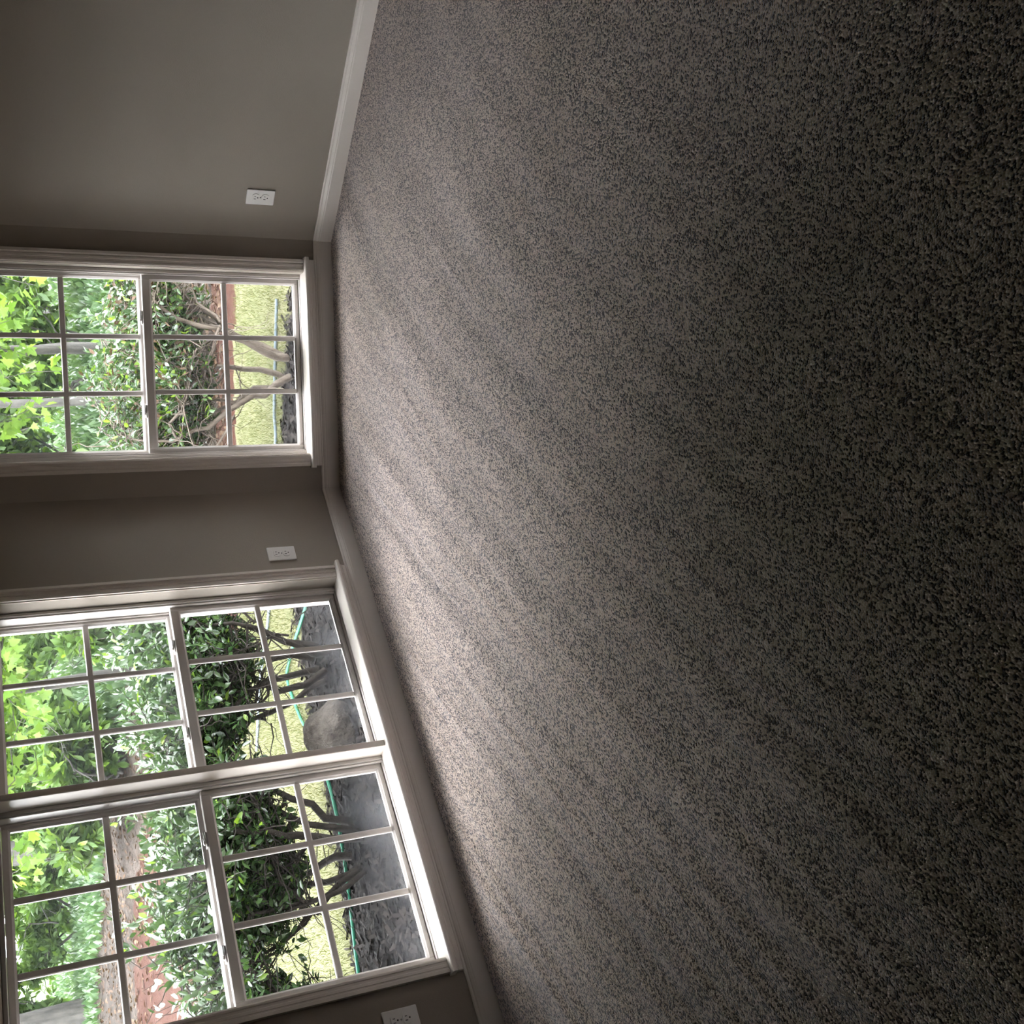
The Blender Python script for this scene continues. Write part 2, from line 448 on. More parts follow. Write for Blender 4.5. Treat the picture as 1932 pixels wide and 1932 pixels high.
def sash(root, name, x0, x1, z0, z1, g, yf, yd, glass_mat):
    """x0..x1,z0..z1 outer; g = (gx0, gx1, gz0, gz1) glass; yf front y, yd depth"""
    gx0, gx1, gz0, gz1 = g
    bm = bmesh.new()
    yb = yf + yd
    bd = 0.006
    for (a, b, c, d_) in ((x0, gx0 - bd, z0, z1), (gx1 + bd, x1, z0, z1), (gx0 - bd, gx1 + bd, z0, gz0 - bd), (gx0 - bd, gx1 + bd, gz1 + bd, z1)):
        if b - a > 0.001 and d_ - c > 0.001:
            box(bm, a, b, yf, yb, c, d_, 0.0018)
    o = bm_obj(name, bm, MT['vinyl'], root)
    ym = yf + yd * 0.35
    # sloped glazing bead round the glass
    bm = bmesh.new()
    outer = [(gx0 - bd, gz0 - bd), (gx1 + bd, gz0 - bd), (gx1 + bd, gz1 + bd), (gx0 - bd, gz1 + bd)]
    inner = [(gx0, gz0), (gx1, gz0), (gx1, gz1), (gx0, gz1)]
    A = [bm.verts.new((x, yf + 0.003, z)) for x, z in outer]
    B_ = [bm.verts.new((x, ym - 0.002, z)) for x, z in inner]
    C_ = [bm.verts.new((x, ym + 0.008, z)) for x, z in inner]
    D_ = [bm.verts.new((x, ym + 0.008, z)) for x, z in outer]
    for i in range(4):
        j = (i + 1) % 4
        bm.faces.new((A[i], A[j], B_[j], B_[i])); bm.faces.new((B_[i], B_[j], C_[j], C_[i]))
        bm.faces.new((C_[i], C_[j], D_[j], D_[i])); bm.faces.new((D_[i], D_[j], A[j], A[i]))
    bm_obj('glazing_bead', bm, MT['vinyl'], o)
    # panes and muntins: three across, two high
    xs = [gx0 + (gx1 - gx0) * i / 3 for i in range(4)]
    zs = [gz0, (gz0 + gz1) / 2, gz1]
    for i in range(3):
        for j in range(2):
            bm = bmesh.new()
            vs = [bm.verts.new(p) for p in ((xs[i], ym, zs[j]), (xs[i + 1], ym, zs[j]), (xs[i + 1], ym, zs[j + 1]), (xs[i], ym, zs[j + 1]))]
            bm.faces.new(vs)
            bm_obj('pane', bm, glass_mat, o)
    mw = 0.011
    for i in (1, 2):
        bm = bmesh.new()
        box(bm, xs[i] - mw, xs[i] + mw, ym - 0.006, ym + 0.006, gz0, gz1, 0.003)
        bm_obj('muntin', bm, MT['vinyl'], o)
    bm = bmesh.new()
    box(bm, gx0, gx1, ym - 0.0066, ym + 0.0066, zs[1] - mw, zs[1] + mw, 0.003)
    bm_obj('muntin', bm, MT['vinyl'], o)
    return o

def make_lock(parent, x, y, z):
    bm = bmesh.new()
    box(bm, x - 0.028, x + 0.028, y - 0.010, y + 0.012, z, z + 0.006, 0.002)
    box(bm, x - 0.016, x + 0.010, y - 0.006, y + 0.008, z + 0.006, z + 0.014, 0.003)
    o = bm_obj('sash_lock', bm, MT['vinyl'], parent)
    bm = bmesh.new()
    box(bm, x - 0.006, x + 0.030, y - 0.012, y - 0.003, z + 0.007, z + 0.012, 0.002)
    bm_obj('lock_lever', bm, MT['lock'], parent)
    return o

def window_unit(root, x0, x1, dusty):
    """one double-hung unit in an opening x0..x1"""
    f = 0.014
    # frame: side tracks, head, sill
    bm = bmesh.new()
    for a, b in ((x0, x0 + f), (x1 - f, x1)):
        box(bm, a, b, 0.060, 0.160, 0.112, Z1, 0.0015)
        # parting stops
    box(bm, x0 + f, x1 - f, 0.060, 0.160, Z1 - f, Z1, 0.0015)
    box(bm, x0 + f, x1 - f, 0.064, 0.160, 0.108, 0.128, 0.002)
    for a, b in ((x0 + f, x0 + f + 0.006), (x1 - f - 0.006, x1 - f)):
        box(bm, a, b, 0.066, 0.080, 0.128, Z1 - f, 0.001)
        box(bm, a, b, 0.117, 0.123, 0.128, Z1 - f, 0.001)
    bm_obj('window_frame', bm, MT['vinyl'], root)
    low = sash(root, 'lower_sash', x0 + f + 0.001, x1 - f - 0.001, 0.129, 0.783, (x0 + 0.044, x1 - 0.044, GL_Z[0], GL_Z[1]), 0.083, 0.032, MT['glass_dusty'] if dusty else MT['glass'])
    up = sash(root, 'upper_sash', x0 + f + 0.001, x1 - f - 0.001, 0.768, Z1 - f - 0.001, (x0 + 0.035, x1 - 0.035, GL_Z[2], GL_Z[3]), 0.125, 0.032, MT['glass'])
    for t in (0.25, 0.75):
        make_lock(low, x0 + (x1 - x0) * t, 0.099, 0.783)
    return low, up

def window_trim(root, x0, x1, mull):
    # jamb liners
    bm = bmesh.new()
    box(bm, x0 - 0.012, x0, -0.002, 0.150, 0.125, Z1 + 0.0)
    bm_obj('jamb', bm, MT['trim'], root)
    bm = bmesh.new()
    box(bm, x1, x1 + 0.012, -0.002, 0.150, 0.125, Z1 + 0.0)
    bm_obj('jamb', bm, MT['trim'], root)
    bm = bmesh.new()
    box(bm, x0 - 0.012, x1 + 0.012, -0.002, 0.150, Z1, Z1 + 0.012)
    bm_obj('head_jamb', bm, MT['trim'], root)
    # casing: two sides and a head, mitred at the top
    r = 0.004
    for x, sg in ((x0 - r, -1), (x1 + r, 1)):
        bm = bmesh.new()
        casing_piece(bm, (x, 0, 0.125), (x, 0, Z1 + r), (sg, 0, 0), 0, 1)
        bm_obj('casing', bm, MT['trim'], root)
    bm = bmesh.new()
    casing_piece(bm, (x0 - r, 0, Z1 + r), (x1 + r, 0, Z1 + r), (0, 0, 1), -1, 1)
    bm_obj('casing', bm, MT['trim'], root)
    # stool with rounded nose and horns
    bm = bmesh.new()
    e = r + 0.050 + 0.008
    prof = [(0.062, 0.107), (0.062, 0.125), (-0.036, 0.125), (-0.040, 0.1235), (-0.0425, 0.120), (-0.0425, 0.113), (-0.040, 0.109), (-0.036, 0.107)]
    for a, b, cut in ((x0 - e, x1 + e, True),):
        # deep middle part inside the opening
        sweep(bm, prof, [(x0, 0, 0), (x1, 0, 0)], [((0, 1, 0), (0, 0, 1))] * 2)
        pr2 = [(min(y, 0.0), z) for y, z in prof]
        sweep(bm, pr2, [(a, 0, 0), (x0, 0, 0)], [((0, 1, 0), (0, 0, 1))] * 2)
        sweep(bm, pr2, [(x1, 0, 0), (b, 0, 0)], [((0, 1, 0), (0, 0, 1))] * 2)
    bm_obj('stool', bm, MT['trim'], root)
    # apron between stool and baseboard
    bm = bmesh.new()
    pa = [(0, 0.0775), (-0.011, 0.0775), (-0.014, 0.081), (-0.014, 0.092), (-0.018, 0.096), (-0.020, 0.107), (0, 0.107)]
    sweep(bm, pa, [(x0 - r - 0.050, 0, 0), (x1 + r + 0.050, 0, 0)], [((0, 1, 0), (0, 0, 1))] * 2)
    bm_obj('apron', bm, MT['trim'], root)
    if mull:
        bm = bmesh.new()
        box(bm, mull[0], mull[1], -0.012, 0.158, 0.125, Z1, 0.002)
        bm_obj('mullion', bm, MT['trim'], root)

w1 = empty('window_1', R1, 0.0)
tag(w1, 'single white double-hung window with grilles in the middle wall of the bay', 'window', kind='structure')
window_trim(w1, -BO[1], -BO[0], None)
window_unit(w1, -BO[1], -BO[0], False)

w2 = empty('window_2', L1, math.radians(45))
tag(w2, 'pair of white double-hung windows with grilles sharing one sill and mullion', 'window', kind='structure')
window_trim(w2, -LO[3], -LO[0], (-LO[2], -LO[1]))
window_unit(w2, -LO[1], -LO[0], True)
window_unit(w2, -LO[3], -LO[2], True)

# ------------------------------------------------------------------ wall outlets
def receptacle_shape(bm, zc, y0, y1):
    pts = []
    R = 0.0172
    for k in range(40):
        a = 2 * math.pi * k / 40
        x, z = R * math.cos(a), R * math.sin(a)
        z = max(-0.0138, min(0.0138, z))
        pts.append((x, z + zc))
    a = [bm.verts.new((x, y0, z)) for x, z in pts]
    b = [bm.verts.new((x, y1, z)) for x, z in pts]
    bm.faces.new(a); bm.faces.new(list(reversed(b)))
    for i in range(40):
        j = (i + 1) % 40
        bm.faces.new((a[i], a[j], b[j], b[i]))

def outlet(root_loc, rz, x, z, label):
    ro = empty('wall_outlet', Vector(root_loc) + Matrix.Rotation(rz, 3, 'Z') @ Vector((x, 0, z)), rz)
    tag(ro, label, 'outlet', 'duplex wall outlets')
    bm = bmesh.new()
    box(bm, -0.035, 0.035, -0.006, 0.0, -0.0573, 0.0573, 0.003, 2)
    bm_obj('cover_plate', bm, MT['plate'], ro)
    for zc in (0.0195, -0.0195):
        bm = bmesh.new()
        receptacle_shape(bm, zc, -0.0085, -0.004)
        rc = bm_obj('receptacle', bm, MT['plate'], ro)
        for dx, hh in ((-0.0063, 0.0042), (0.0063, 0.0034)):
            bm = bmesh.new()
            box(bm, dx - 0.0011, dx + 0.0011, -0.0090, -0.0080, zc + 0.0035 - hh, zc + 0.0035 + hh)
            bm_obj('slot', bm, MT['slot'], rc)
        bm = bmesh.new()
        bmesh.ops.create_cone(bm, cap_ends=True, segments=12, radius1=0.0026, radius2=0.0026, depth=0.001,
                              matrix=Matrix.Translation((0, -0.0085, zc - 0.0075)) @ Matrix.Rotation(math.pi / 2, 4, 'X'))
        bm_obj('slot', bm, MT['slot'], rc)
    bm = bmesh.new()
    bmesh.ops.create_cone(bm, cap_ends=True, segments=12, radius1=0.0032, radius2=0.0028, depth=0.0016,
                          matrix=Matrix.Translation((0, -0.0066, 0)) @ Matrix.Rotation(math.pi / 2, 4, 'X'))
    bm_obj('screw', bm, MT['metal'], ro)
    return ro
outlet(R1, math.radians(-45), 0.198, 0.327, 'white outlet plate alone on the plain right angled wall')
outlet(L1, math.radians(45), -0.350, 0.324, 'white outlet plate between the bay corner and the double window')
outlet(L1, math.radians(45), -2.238, 0.317, 'white outlet plate past the far side of the double window, cut by the frame')

# ------------------------------------------------------------------ the garden
GZ = -0.30
HC = np.array([0.3, 4.0])
def ground_z(x, y):
    x = np.asarray(x, float); y = np.asarray(y, float)
    r = np.hypot(x - HC[0], y - HC[1])
    z = np.interp(r, [0, 5.3, 6.5, 9.8, 13.6, 17, 26, 45], [GZ, GZ, -0.20, 0.38, 0.57, 0.68, 1.1, 1.6])
    return z + 0.015 * np.sin(x * 1.7 + y * 0.6) * np.clip((r - 3) / 3, 0, 1)

def n1(x, y, s):
    return (np.sin(x * 3.1 * s + 1.3) * np.cos(y * 2.7 * s - 0.4) + 0.6 * np.sin((x + y) * 6.3 * s) + 0.4 * np.cos((x - 2 * y) * 9.1 * s)) / 2

def bed_w(a):
    return np.interp(a, [-75, -60, -46, -34, -28, -16, -3, 11, 40], [2.8, 2.69, 2.40, 2.28, 2.16, 2.25, 2.3, 1.97, 1.9])

def build_terrain():
    # polar fan round the bay, finer near the house
    rs = np.concatenate([np.linspace(0.35, 5.5, 104), np.linspace(5.6, 10, 45), np.linspace(10.3, 18, 30), np.linspace(19, 45, 18)])
    az = np.radians(np.linspace(-112, 92, 240))
    Rg, Ag = np.meshgrid(rs, az, indexing='ij')
    X = HC[0] + Rg * np.sin(Ag)
    Y = HC[1] + Rg * np.cos(Ag)
    Zt = ground_z(X, Y) + RNG.normal(0, 0.006, X.shape)
    V = np.stack([X, Y, Zt], -1).reshape(-1, 3)
    nr, na = X.shape
    i = np.arange(nr * na).reshape(nr, na)
    F = np.stack([i[:-1, :-1], i[:-1, 1:], i[1:, 1:], i[1:, :-1]], -1).reshape(-1, 4)
    C = V[F].mean(1)
    x, y = C[:, 0], C[:, 1]
    # distance outside the bay walls
    dl = (-(x - L1.x) + (y - L1.y)) * q
    dr = ((x - R1.x) + (y - R1.y)) * q
    db = y - L1.y
    dist = np.maximum(np.maximum(dl, dr), db)
    r = np.hypot(x - HC[0], y - HC[1])
    a = np.degrees(np.arctan2(x - HC[0], y - HC[1]))
    bed = dist < bed_w(a) + 0.06 * n1(x, y, 1.0)
    lawn_r = np.interp(a, [-60, -34, -16, 40], [6.6, 6.8, 4.7, 4.25]) + 0.12 * n1(x, y, 0.8)
    clay_r = np.interp(a, [-60, -34, -16, 40], [10.2, 9.8, 5.6, 5.0]) + 0.15 * n1(x, y, 0.7)
    lit_r = np.interp(a, [-60, -34, -16, 40], [14.0, 13.8, 8.5, 7.0]) + 0.4 * n1(x, y, 0.4)
    reg = np.where(bed, 0, np.where(r < lawn_r, 1, np.where(r < clay_r, 2, np.where(r < lit_r, 3, 4))))
    inside = dist < 0.10
    info = [('mulch_bed', 'mulch', 'dark bark mulch bed lying close under the windows'),
            ('lawn', 'lawn', 'pale yellow green lawn beyond the mulch bed'),
            ('clay_strip', 'clay', 'bare red clay strip beyond the lawn'),
            ('leaf_litter', 'litter', 'brown leaf litter at the edge of the woods'),
            ('woodland_floor', 'wood_floor', 'green woodland floor far behind the yard')]
    for k, (nm, mt, lb) in enumerate(info):
        sel = (reg == k) & ~inside
        f = F[sel]
        u, inv = np.unique(f, return_inverse=True)
        me = np_mesh(nm, V[u], inv.reshape(f.shape))
        tag(link(nm, me, MT[mt], smooth=True), lb, 'ground', kind='structure')
build_terrain()

# ---------- leaf and branch machinery
def frames_from(dirs, ups):
    d = dirs / (np.linalg.norm(dirs, axis=1, keepdims=True) + 1e-9)
    s = np.cross(d, ups)
    s /= (np.linalg.norm(s, axis=1, keepdims=True) + 1e-9)
    n = np.cross(s, d)
    return s, d, n

# leaf templates: x across, y along, z normal; unit length
ELL_V = np.array([(0, 0, 0), (0.17, 0.22, 0.05), (0.22, 0.58, 0.06), (0, 1, -0.03), (-0.22, 0.58, 0.06), (-0.17, 0.22, 0.05)])
ELL_F = np.array([(0, 1, 2, 3), (0, 3, 4, 5)])
_m = [(0, 0), (0.16, 0.06), (0.50, 0.02), (0.36, 0.26), (0.52, 0.55), (0.24, 0.52), (0.20, 0.72), (0.0, 1.0), (-0.20, 0.72), (-0.24, 0.52), (-0.52, 0.55), (-0.36, 0.26), (-0.50, 0.02), (-0.16, 0.06)]
MAP_V = np.array([(0, 0.34, -0.03)] + [(x, y, 0.10 * abs(x)) for x, y in _m])
MAP_F = np.array([(0, i, i % 14 + 1) for i in range(1, 15)])
QUAD_V = np.array([(0, 0, 0), (0.33, 0.45, 0.08), (0, 1, 0), (-0.33, 0.45, 0.08)])
QUAD_F = np.array([(0, 1, 2), (0, 2, 3)])

def leaf_mesh(name, tv, tf, P, D, U, size):
    s, d, n = frames_from(D, U)
    sz = np.asarray(size)[:, None, None]
    V = P[:, None, :] + sz * (tv[None, :, 0:1] * s[:, None, :] + tv[None, :, 1:2] * d[:, None, :] + tv[None, :, 2:3] * n[:, None, :])
    k = len(tv)
    F = tf[None] + (np.arange(len(P)) * k)[:, None, None]
    return np_mesh(name, V.reshape(-1, 3), F.reshape(-1, tf.shape[1]))

def leaf_template(name, tv, tf, mat):
    me = np_mesh(name, tv, tf)
    me.materials.append(mat)
    return me

def leaf_objects(parent, me, P, D, U, size, name='leaf'):
    s, d, n = frames_from(D, U)
    for i in range(len(P)):
        o = bpy.data.objects.new(name, me)
        COL.objects.link(o)
        o.parent = parent
        m = Matrix(((s[i][0], d[i][0], n[i][0]), (s[i][1], d[i][1], n[i][1]), (s[i][2], d[i][2], n[i][2])))
        m4 = (m * float(size[i])).to_4x4()
        m4.translation = Vector(P[i])
        o.matrix_local = m4

class Tubes:
    def __init__(self):
        self.V = []; self.F = []; self.c = 0
    def add(self, pts, radii, sides=6):
        pts = np.asarray(pts, float)
        n = len(pts)
        tang = np.gradient(pts, axis=0)
        tang /= np.linalg.norm(tang, axis=1, keepdims=True) + 1e-9
        ref = np.array([0.31, 0.77, 0.2]) if abs(tang[0][2]) > 0.6 else np.array([0, 0, 1.0])
        a = np.cross(tang, ref); a /= np.linalg.norm(a, axis=1, keepdims=True) + 1e-9
        b = np.cross(tang, a)
        ang = np.linspace(0, 2 * np.pi, sides, endpoint=False)
        ring = (np.cos(ang)[None, :, None] * a[:, None, :] + np.sin(ang)[None, :, None] * b[:, None, :]) * np.asarray(radii)[:, None, None]
        V = (pts[:, None, :] + ring).reshape(-1, 3)
        i = np.arange(n * sides).reshape(n, sides)
        j = np.roll(i, -1, axis=1)
        F = np.stack([i[:-1], j[:-1], j[1:], i[1:]], -1).reshape(-1, 4) + self.c
        self.V.append(V); self.F.append(F); self.c += len(V)
    def mesh(self, name):
        return np_mesh(name, np.concatenate(self.V), np.concatenate(self.F))

def wig(p0, p1, n, amp, droop=0.0):
    p0 = np.asarray(p0, float); p1 = np.asarray(p1, float)
    t = np.linspace(0, 1, n)[:, None]
    L = np.linalg.norm(p1 - p0)
    off = np.cumsum(RNG.normal(0, amp * L / n, (n, 3)), axis=0)
    off -= t * off[-1]
    pts = p0 + (p1 - p0) * t + off
    pts[:, 2] -= droop * (t[:, 0] ** 2)
    return pts

def unit(v):
    return v / (np.linalg.norm(v) + 1e-9)

CAMP = np.array([0, 0, 1.35])

def shrub(name, label, cat, group, base, crown, rad, n_stem, n_leaf, leaf_len, bark, leafm, n_single=0, new=0.04, dry=0.0, twigs=140, stems=None, dead=0):
    """multi-stemmed shrub. base (x,y); crown centre z and radii rad=(rx,ry,rz)"""
    bz = float(ground_z(base[0], base[1]))
    root = empty(name, (base[0], base[1], bz - 0.01))
    tag(root, label, cat, group)
    O = np.array([base[0], base[1], bz - 0.01])
    cc = np.array(crown) - O
    rad = np.array(rad)
    tb = Tubes(); tw = Tubes()
    ends = []
    for i in range(n_stem):
        if stems is not None and i < len(stems):
            b0 = np.array(stems[i][0]); p1 = np.array(stems[i][1])
        else:
            an = 2 * np.pi * (i + RNG.uniform(-.3, .3)) / n_stem
            b0 = np.array([0.10 * np.cos(an), 0.10 * np.sin(an), 0.0])
            p1 = cc + rad * np.array([0.62 * np.cos(an), 0.62 * np.sin(an), RNG.uniform(-0.45, 0.1)])
        pts = wig(b0, p1, 9, 0.28)
        r0 = RNG.uniform(0.016, 0.027)
        tb.add(pts, np.linspace(r0, r0 * 0.42, 9), 7)
        for k in range(5):
            f = RNG.integers(3, 9)
            d = unit(RNG.normal(0, 1, 3) + np.array([0, 0, 0.5]))
            e = cc + rad * unit(unit(pts[f] - cc) + 0.9 * d) * RNG.uniform(0.55, 0.9)
            bp = wig(pts[f], e, 7, 0.30)
            tb.add(bp, np.linspace(r0 * 0.42, 0.0035, 7), 5)
            ends.append(bp)
    for k in range(dead):
        bp = ends[RNG.integers(len(ends))]
        s = bp[RNG.integers(0, 5)]
        dv = unit(RNG.normal(0, 1, 3) * np.array([1, 1, 0.7]) + np.array([0, 0, 0.1]))
        e = s + dv * RNG.uniform(0.15, 0.5)
        e[2] = max(e[2], 0.08)
        tw.add(wig(s, e, 7, 0.35), np.linspace(0.0042, 0.0012, 7), 4)
    P, D = [], []
    for k in range(twigs):
        bp = ends[RNG.integers(len(ends))]
        s = bp[RNG.integers(2, 7)]
        tgt = cc + rad * unit(RNG.normal(0, 1, 3)) * RNG.uniform(0.45, 1.0)
        L = np.linalg.norm(tgt - s)
        e = s + (tgt - s) * min(1, 0.42 / max(L, 1e-3)) * RNG.uniform(0.7, 1.1)
        tp = wig(s, e, 6, 0.30)
        tw.add(tp, np.linspace(0.0034, 0.0014, 6), 4)
        m = max(1, int(n_leaf / twigs))
        for j in range(m):
            u = RNG.uniform(0.25, 1.05)
            ii = min(4, int(u * 5))
            pt = tp[ii] + (tp[ii + 1] - tp[ii]) * (u * 5 - ii)
            ax = unit(tp[ii + 1] - tp[ii])
            side = unit(np.cross(ax, RNG.normal(0, 1, 3)))
            dirn = unit(ax * 0.7 + side * 0.9 + np.array([0, 0, 0.15]))
            P.append(pt + side * 0.004 + RNG.normal(0, 0.012, 3)); D.append(dirn)
    P = np.array(P); D = np.array(D)
    N = len(P)
    U = unit(np.array([0, 0, 1.0])) + RNG.normal(0, 0.55, (N, 3))
    size = leaf_len * RNG.uniform(0.65, 1.25, N)
    # leaves nearest the windows first: those can be told apart one by one
    dist = np.linalg.norm(P + O - CAMP, axis=1)
    order = np.argsort(dist)
    single = order[:n_single]
    rest = order[n_single:]
    kind = RNG.random(N)
    br = tb.mesh('branches')
    link('stems', br, bark, root, smooth=True)
    link('twigs', tw.mesh('twigs'), bark, root)['kind'] = 'stuff'
    masks = [('foliage', kind >= new + dry, leafm), ('new_growth', kind < new, MT['leaf_new']), ('dead_leaves', (kind >= new) & (kind < new + dry), MT['leaf_dry'])]
    for nm, mk, mt in masks:
        sel = rest[mk[rest]]
        if len(sel):
            me = leaf_mesh(nm, ELL_V, ELL_F, P[sel], D[sel], U[sel], size[sel])
            link(nm, me, mt, root)['kind'] = 'stuff'
        sg = single[mk[single]]
        if len(sg):
            t = leaf_template('leaf', ELL_V, ELL_F, mt)
            leaf_objects(root, t, P[sg], D[sg], U[sg], size[sg])
    return root


# evergreen shrubs in the bed round the bay
shrub('evergreen_shrub', 'dark evergreen shrub outside the half of the double window nearest the bay corner', 'shrub', 'evergreen shrubs in the mulch bed',
      (-1.30, 6.22), (-1.34, 6.22, 0.58), (0.80, 0.66, 0.52), 6, 24000, 0.052, MT['bark_dark'], MT['leaf_shrub'], 300, 0.05, 0.0, 900, None, 200)
shrub('evergreen_shrub', 'dense dark evergreen shrub behind the mullion of the double window', 'shrub', 'evergreen shrubs in the mulch bed',
      (-2.20, 5.66), (-2.18, 5.72, 0.53), (0.80, 0.68, 0.58), 7, 30000, 0.052, MT['bark_dark'], MT['leaf_shrub'], 300, 0.05, 0.0, 1100, None, 240)
shrub('evergreen_shrub', 'dense dark evergreen shrub at the outer edge of the double window', 'shrub', 'evergreen shrubs in the mulch bed',
      (-3.08, 5.04), (-3.06, 5.08, 0.50), (0.84, 0.68, 0.62), 7, 32000, 0.052, MT['bark_dark'], MT['leaf_shrub'], 300, 0.05, 0.0, 1150, None, 260)
shrub('evergreen_shrub', 'evergreen shrub with forked tan stems and dead twigs outside the single window', 'shrub', 'evergreen shrubs in the mulch bed',
      (0.42, 6.85), (0.42, 6.95, 0.56), (0.95, 0.60, 0.50), 5, 14000, 0.046, MT['bark_tan'], MT['leaf_shrub'], 300, 0.10, 0.14, 650, None, 170)

# bluish hedge plants on the far side of the lawn behind the single window
for k, (bx, by, cz, rx, ry, rz, lb) in enumerate([
        (-0.55, 9.35, 0.42, 0.75, 0.6, 0.70, 'bluish green hedge plant across the lawn, left in the single window'),
        (0.75, 9.45, 0.45, 0.80, 0.6, 0.72, 'bluish green hedge plant across the lawn, middle of the single window'),
        (2.05, 9.30, 0.42, 0.75, 0.6, 0.70, 'bluish green hedge plant across the lawn, right in the single window')]):
    shrub('hedge_shrub', lb, 'shrub', 'hedge across the lawn', (bx, by), (bx, by, cz), (rx, ry, rz), 5, 5200, 0.065, MT['bark_dark'], MT['leaf_hedge'], 0, 0.06, 0.02, 260)

def tree(name, label, group, base, height, r0, crown, rad, n_leaf, leaf_len, leafm, bark, tv, tf, n_single=0, sprays=120, nb=9, lean=(0, 0), low=None):
    bz = float(ground_z(base[0], base[1]))
    O = np.array([base[0], base[1], bz - 0.03])
    root = empty(name, O)
    tag(root, label, 'tree', group)
    tk = Tubes(); tb = Tubes()
    top = np.array([lean[0], lean[1], height])
    tr = wig((0, 0, 0), top, 12, 0.06)
    tk.add(tr, np.linspace(r0, r0 * 0.3, 12) * np.concatenate([[1.25], np.ones(11)]), 10)
    link('trunk', tk.mesh('trunk'), bark, root, smooth=True)
    cc = np.array(crown) - O
    rad = np.array(rad)
    P, D = [], []
    ends = []
    for k in range(nb):
        f = RNG.integers(4, 12)
        an = 2 * np.pi * k / nb + RNG.uniform(-.3, .3)
        e = cc + rad * np.array([0.75 * np.cos(an), 0.75 * np.sin(an), RNG.uniform(-0.75, 0.7)])
        bp = wig(tr[f], e, 9, 0.22)
        tb.add(bp, np.linspace(r0 * 0.30, 0.008, 9), 6)
        ends.append(bp)
    for k in range(sprays):
        bp = ends[RNG.integers(len(ends))]
        s = bp[RNG.integers(3, 9)]
        dirv = unit(RNG.normal(0, 1, 3))
        tgt = cc + rad * dirv * RNG.uniform(0.5, 1.0)
        L = np.linalg.norm(tgt - s)
        e = s + (tgt - s) * min(1.0, 1.3 / max(L, 1e-3))
        tp = wig(s, e, 8, 0.20, 0.10)
        tb.add(tp, np.linspace(0.008, 0.002, 8), 4)
        m = max(1, n_leaf // sprays)
        for j in range(m):
            u = RNG.uniform(0.2, 1.0) * 6.99
            ii = int(u)
            pt = tp[ii] + (tp[ii + 1] - tp[ii]) * (u - ii)
            ax = unit(tp[ii + 1] - tp[ii])
            side = unit(np.cross(ax, RNG.normal(0, 1, 3)))
            P.append(pt + side * RNG.uniform(0.01, 0.12) * leaf_len / 0.1)
            D.append(unit(ax * 0.5 + side * 0.9 + np.array([0, 0, -0.45])))
    link('branches', tb.mesh('branches'), bark, root)
    P = np.array(P); D = np.array(D); N = len(P)
    U = np.array([0, 0, 1.0]) + RNG.normal(0, 0.45, (N, 3))
    size = leaf_len * RNG.uniform(0.6, 1.2, N)
    if low is not None:
        keep = (P[:, 2] + O[2]) > low + RNG.normal(0, 0.12, N)
        P, D, U, size = P[keep], D[keep], U[keep], size[keep]
    # the leaves that show largest: near and within sight at window height
    W_ = P + O
    key = np.linalg.norm(W_ - CAMP, axis=1) + 3.0 * np.clip(W_[:, 2] - 1.6, 0, None)
    order = np.argsort(key)
    rest = order[n_single:]
    me = leaf_mesh('foliage', tv, tf, P[rest], D[rest], U[rest], size[rest])
    link('foliage', me, leafm, root)['kind'] = 'stuff'
    if n_single:
        t = leaf_template('leaf', tv, tf, leafm)
        sg = order[:n_single]
        leaf_objects(root, t, P[sg], D[sg], U[sg], size[sg])
    return root

# broad-leaved trees whose low sprays hang at window height
tree('broadleaf_tree', 'pale green broad-leaved tree hanging low across the top of the single window', 'broad-leaved trees at the edge of the lawn',
     (0.85, 10.1), 4.6, 0.05, (0.55, 8.5, 2.55), (1.5, 1.1, 1.75), 10000, 0.092, MT['leaf_maple'], MT['bark_grey'], MAP_V, MAP_F, 300, 260, 12, (-0.2, -0.9), 0.95)
tree('broadleaf_tree', 'pale green broad-leaved tree filling the top of the double window near the bay corner', 'broad-leaved trees at the edge of the lawn',
     (-2.0, 10.3), 4.6, 0.06, (-2.1, 8.9, 2.6), (1.5, 1.2, 1.75), 8500, 0.10, MT['leaf_maple'], MT['bark_grey'], MAP_V, MAP_F, 300, 260, 12, (0.1, -0.9), 0.95)
tree('slim_tree', 'slim pale grey trunk behind the hedge, right of centre in the single window', 'slim trees behind the hedge',
     (0.92, 10.9), 5.0, 0.05, (0.9, 10.9, 3.6), (1.1, 1.0, 1.6), 1400, 0.11, MT['leaf_wood'], MT['bark_grey'], QUAD_V, QUAD_F, 0, 70, 8)
tree('slim_tree', 'slim pale grey trunk behind the hedge, left of centre in the single window', 'slim trees behind the hedge',
     (0.49, 12.5), 5.0, 0.055, (0.4, 12.9, 3.6), (1.1, 1.0, 1.6), 1400, 0.11, MT['leaf_wood'], MT['bark_grey'], QUAD_V, QUAD_F, 0, 70, 8)
for (bx, by, r0, lb) in [(-5.15, 15.2, 0.17, 'thick grey tree trunk in the woods, seen past the mullion'),
                         (-7.9, 16.2, 0.19, 'thick grey tree trunk in the woods at the outer edge of the double window'),
                         (-4.95, 17.4, 0.15, 'leaning dark grey tree trunk in the woods seen beside the mullion'),
                         (1.6, 15.5, 0.16, 'grey tree in the woods far behind the single window'),
                         (-2.3, 17.6, 0.15, 'grey tree in the woods behind the pale broad-leaved tree'),
                         (-9.6, 12.6, 0.16, 'grey woodland tree added out of view past the outer edge of the double window to block low sky light')]:  # last one is unseen, added to hold back low sky light
    tree('woodland_tree', lb, 'tall trees in the woods', (bx, by), 8.5, r0, (bx, by, 6.0), (2.7, 2.4, 3.2), 8000, 0.24, MT['leaf_wood'], MT['bark_grey'], QUAD_V, QUAD_F, 0, 160, 11)  # crowns thickened and trees added to keep low sky light off the carpet

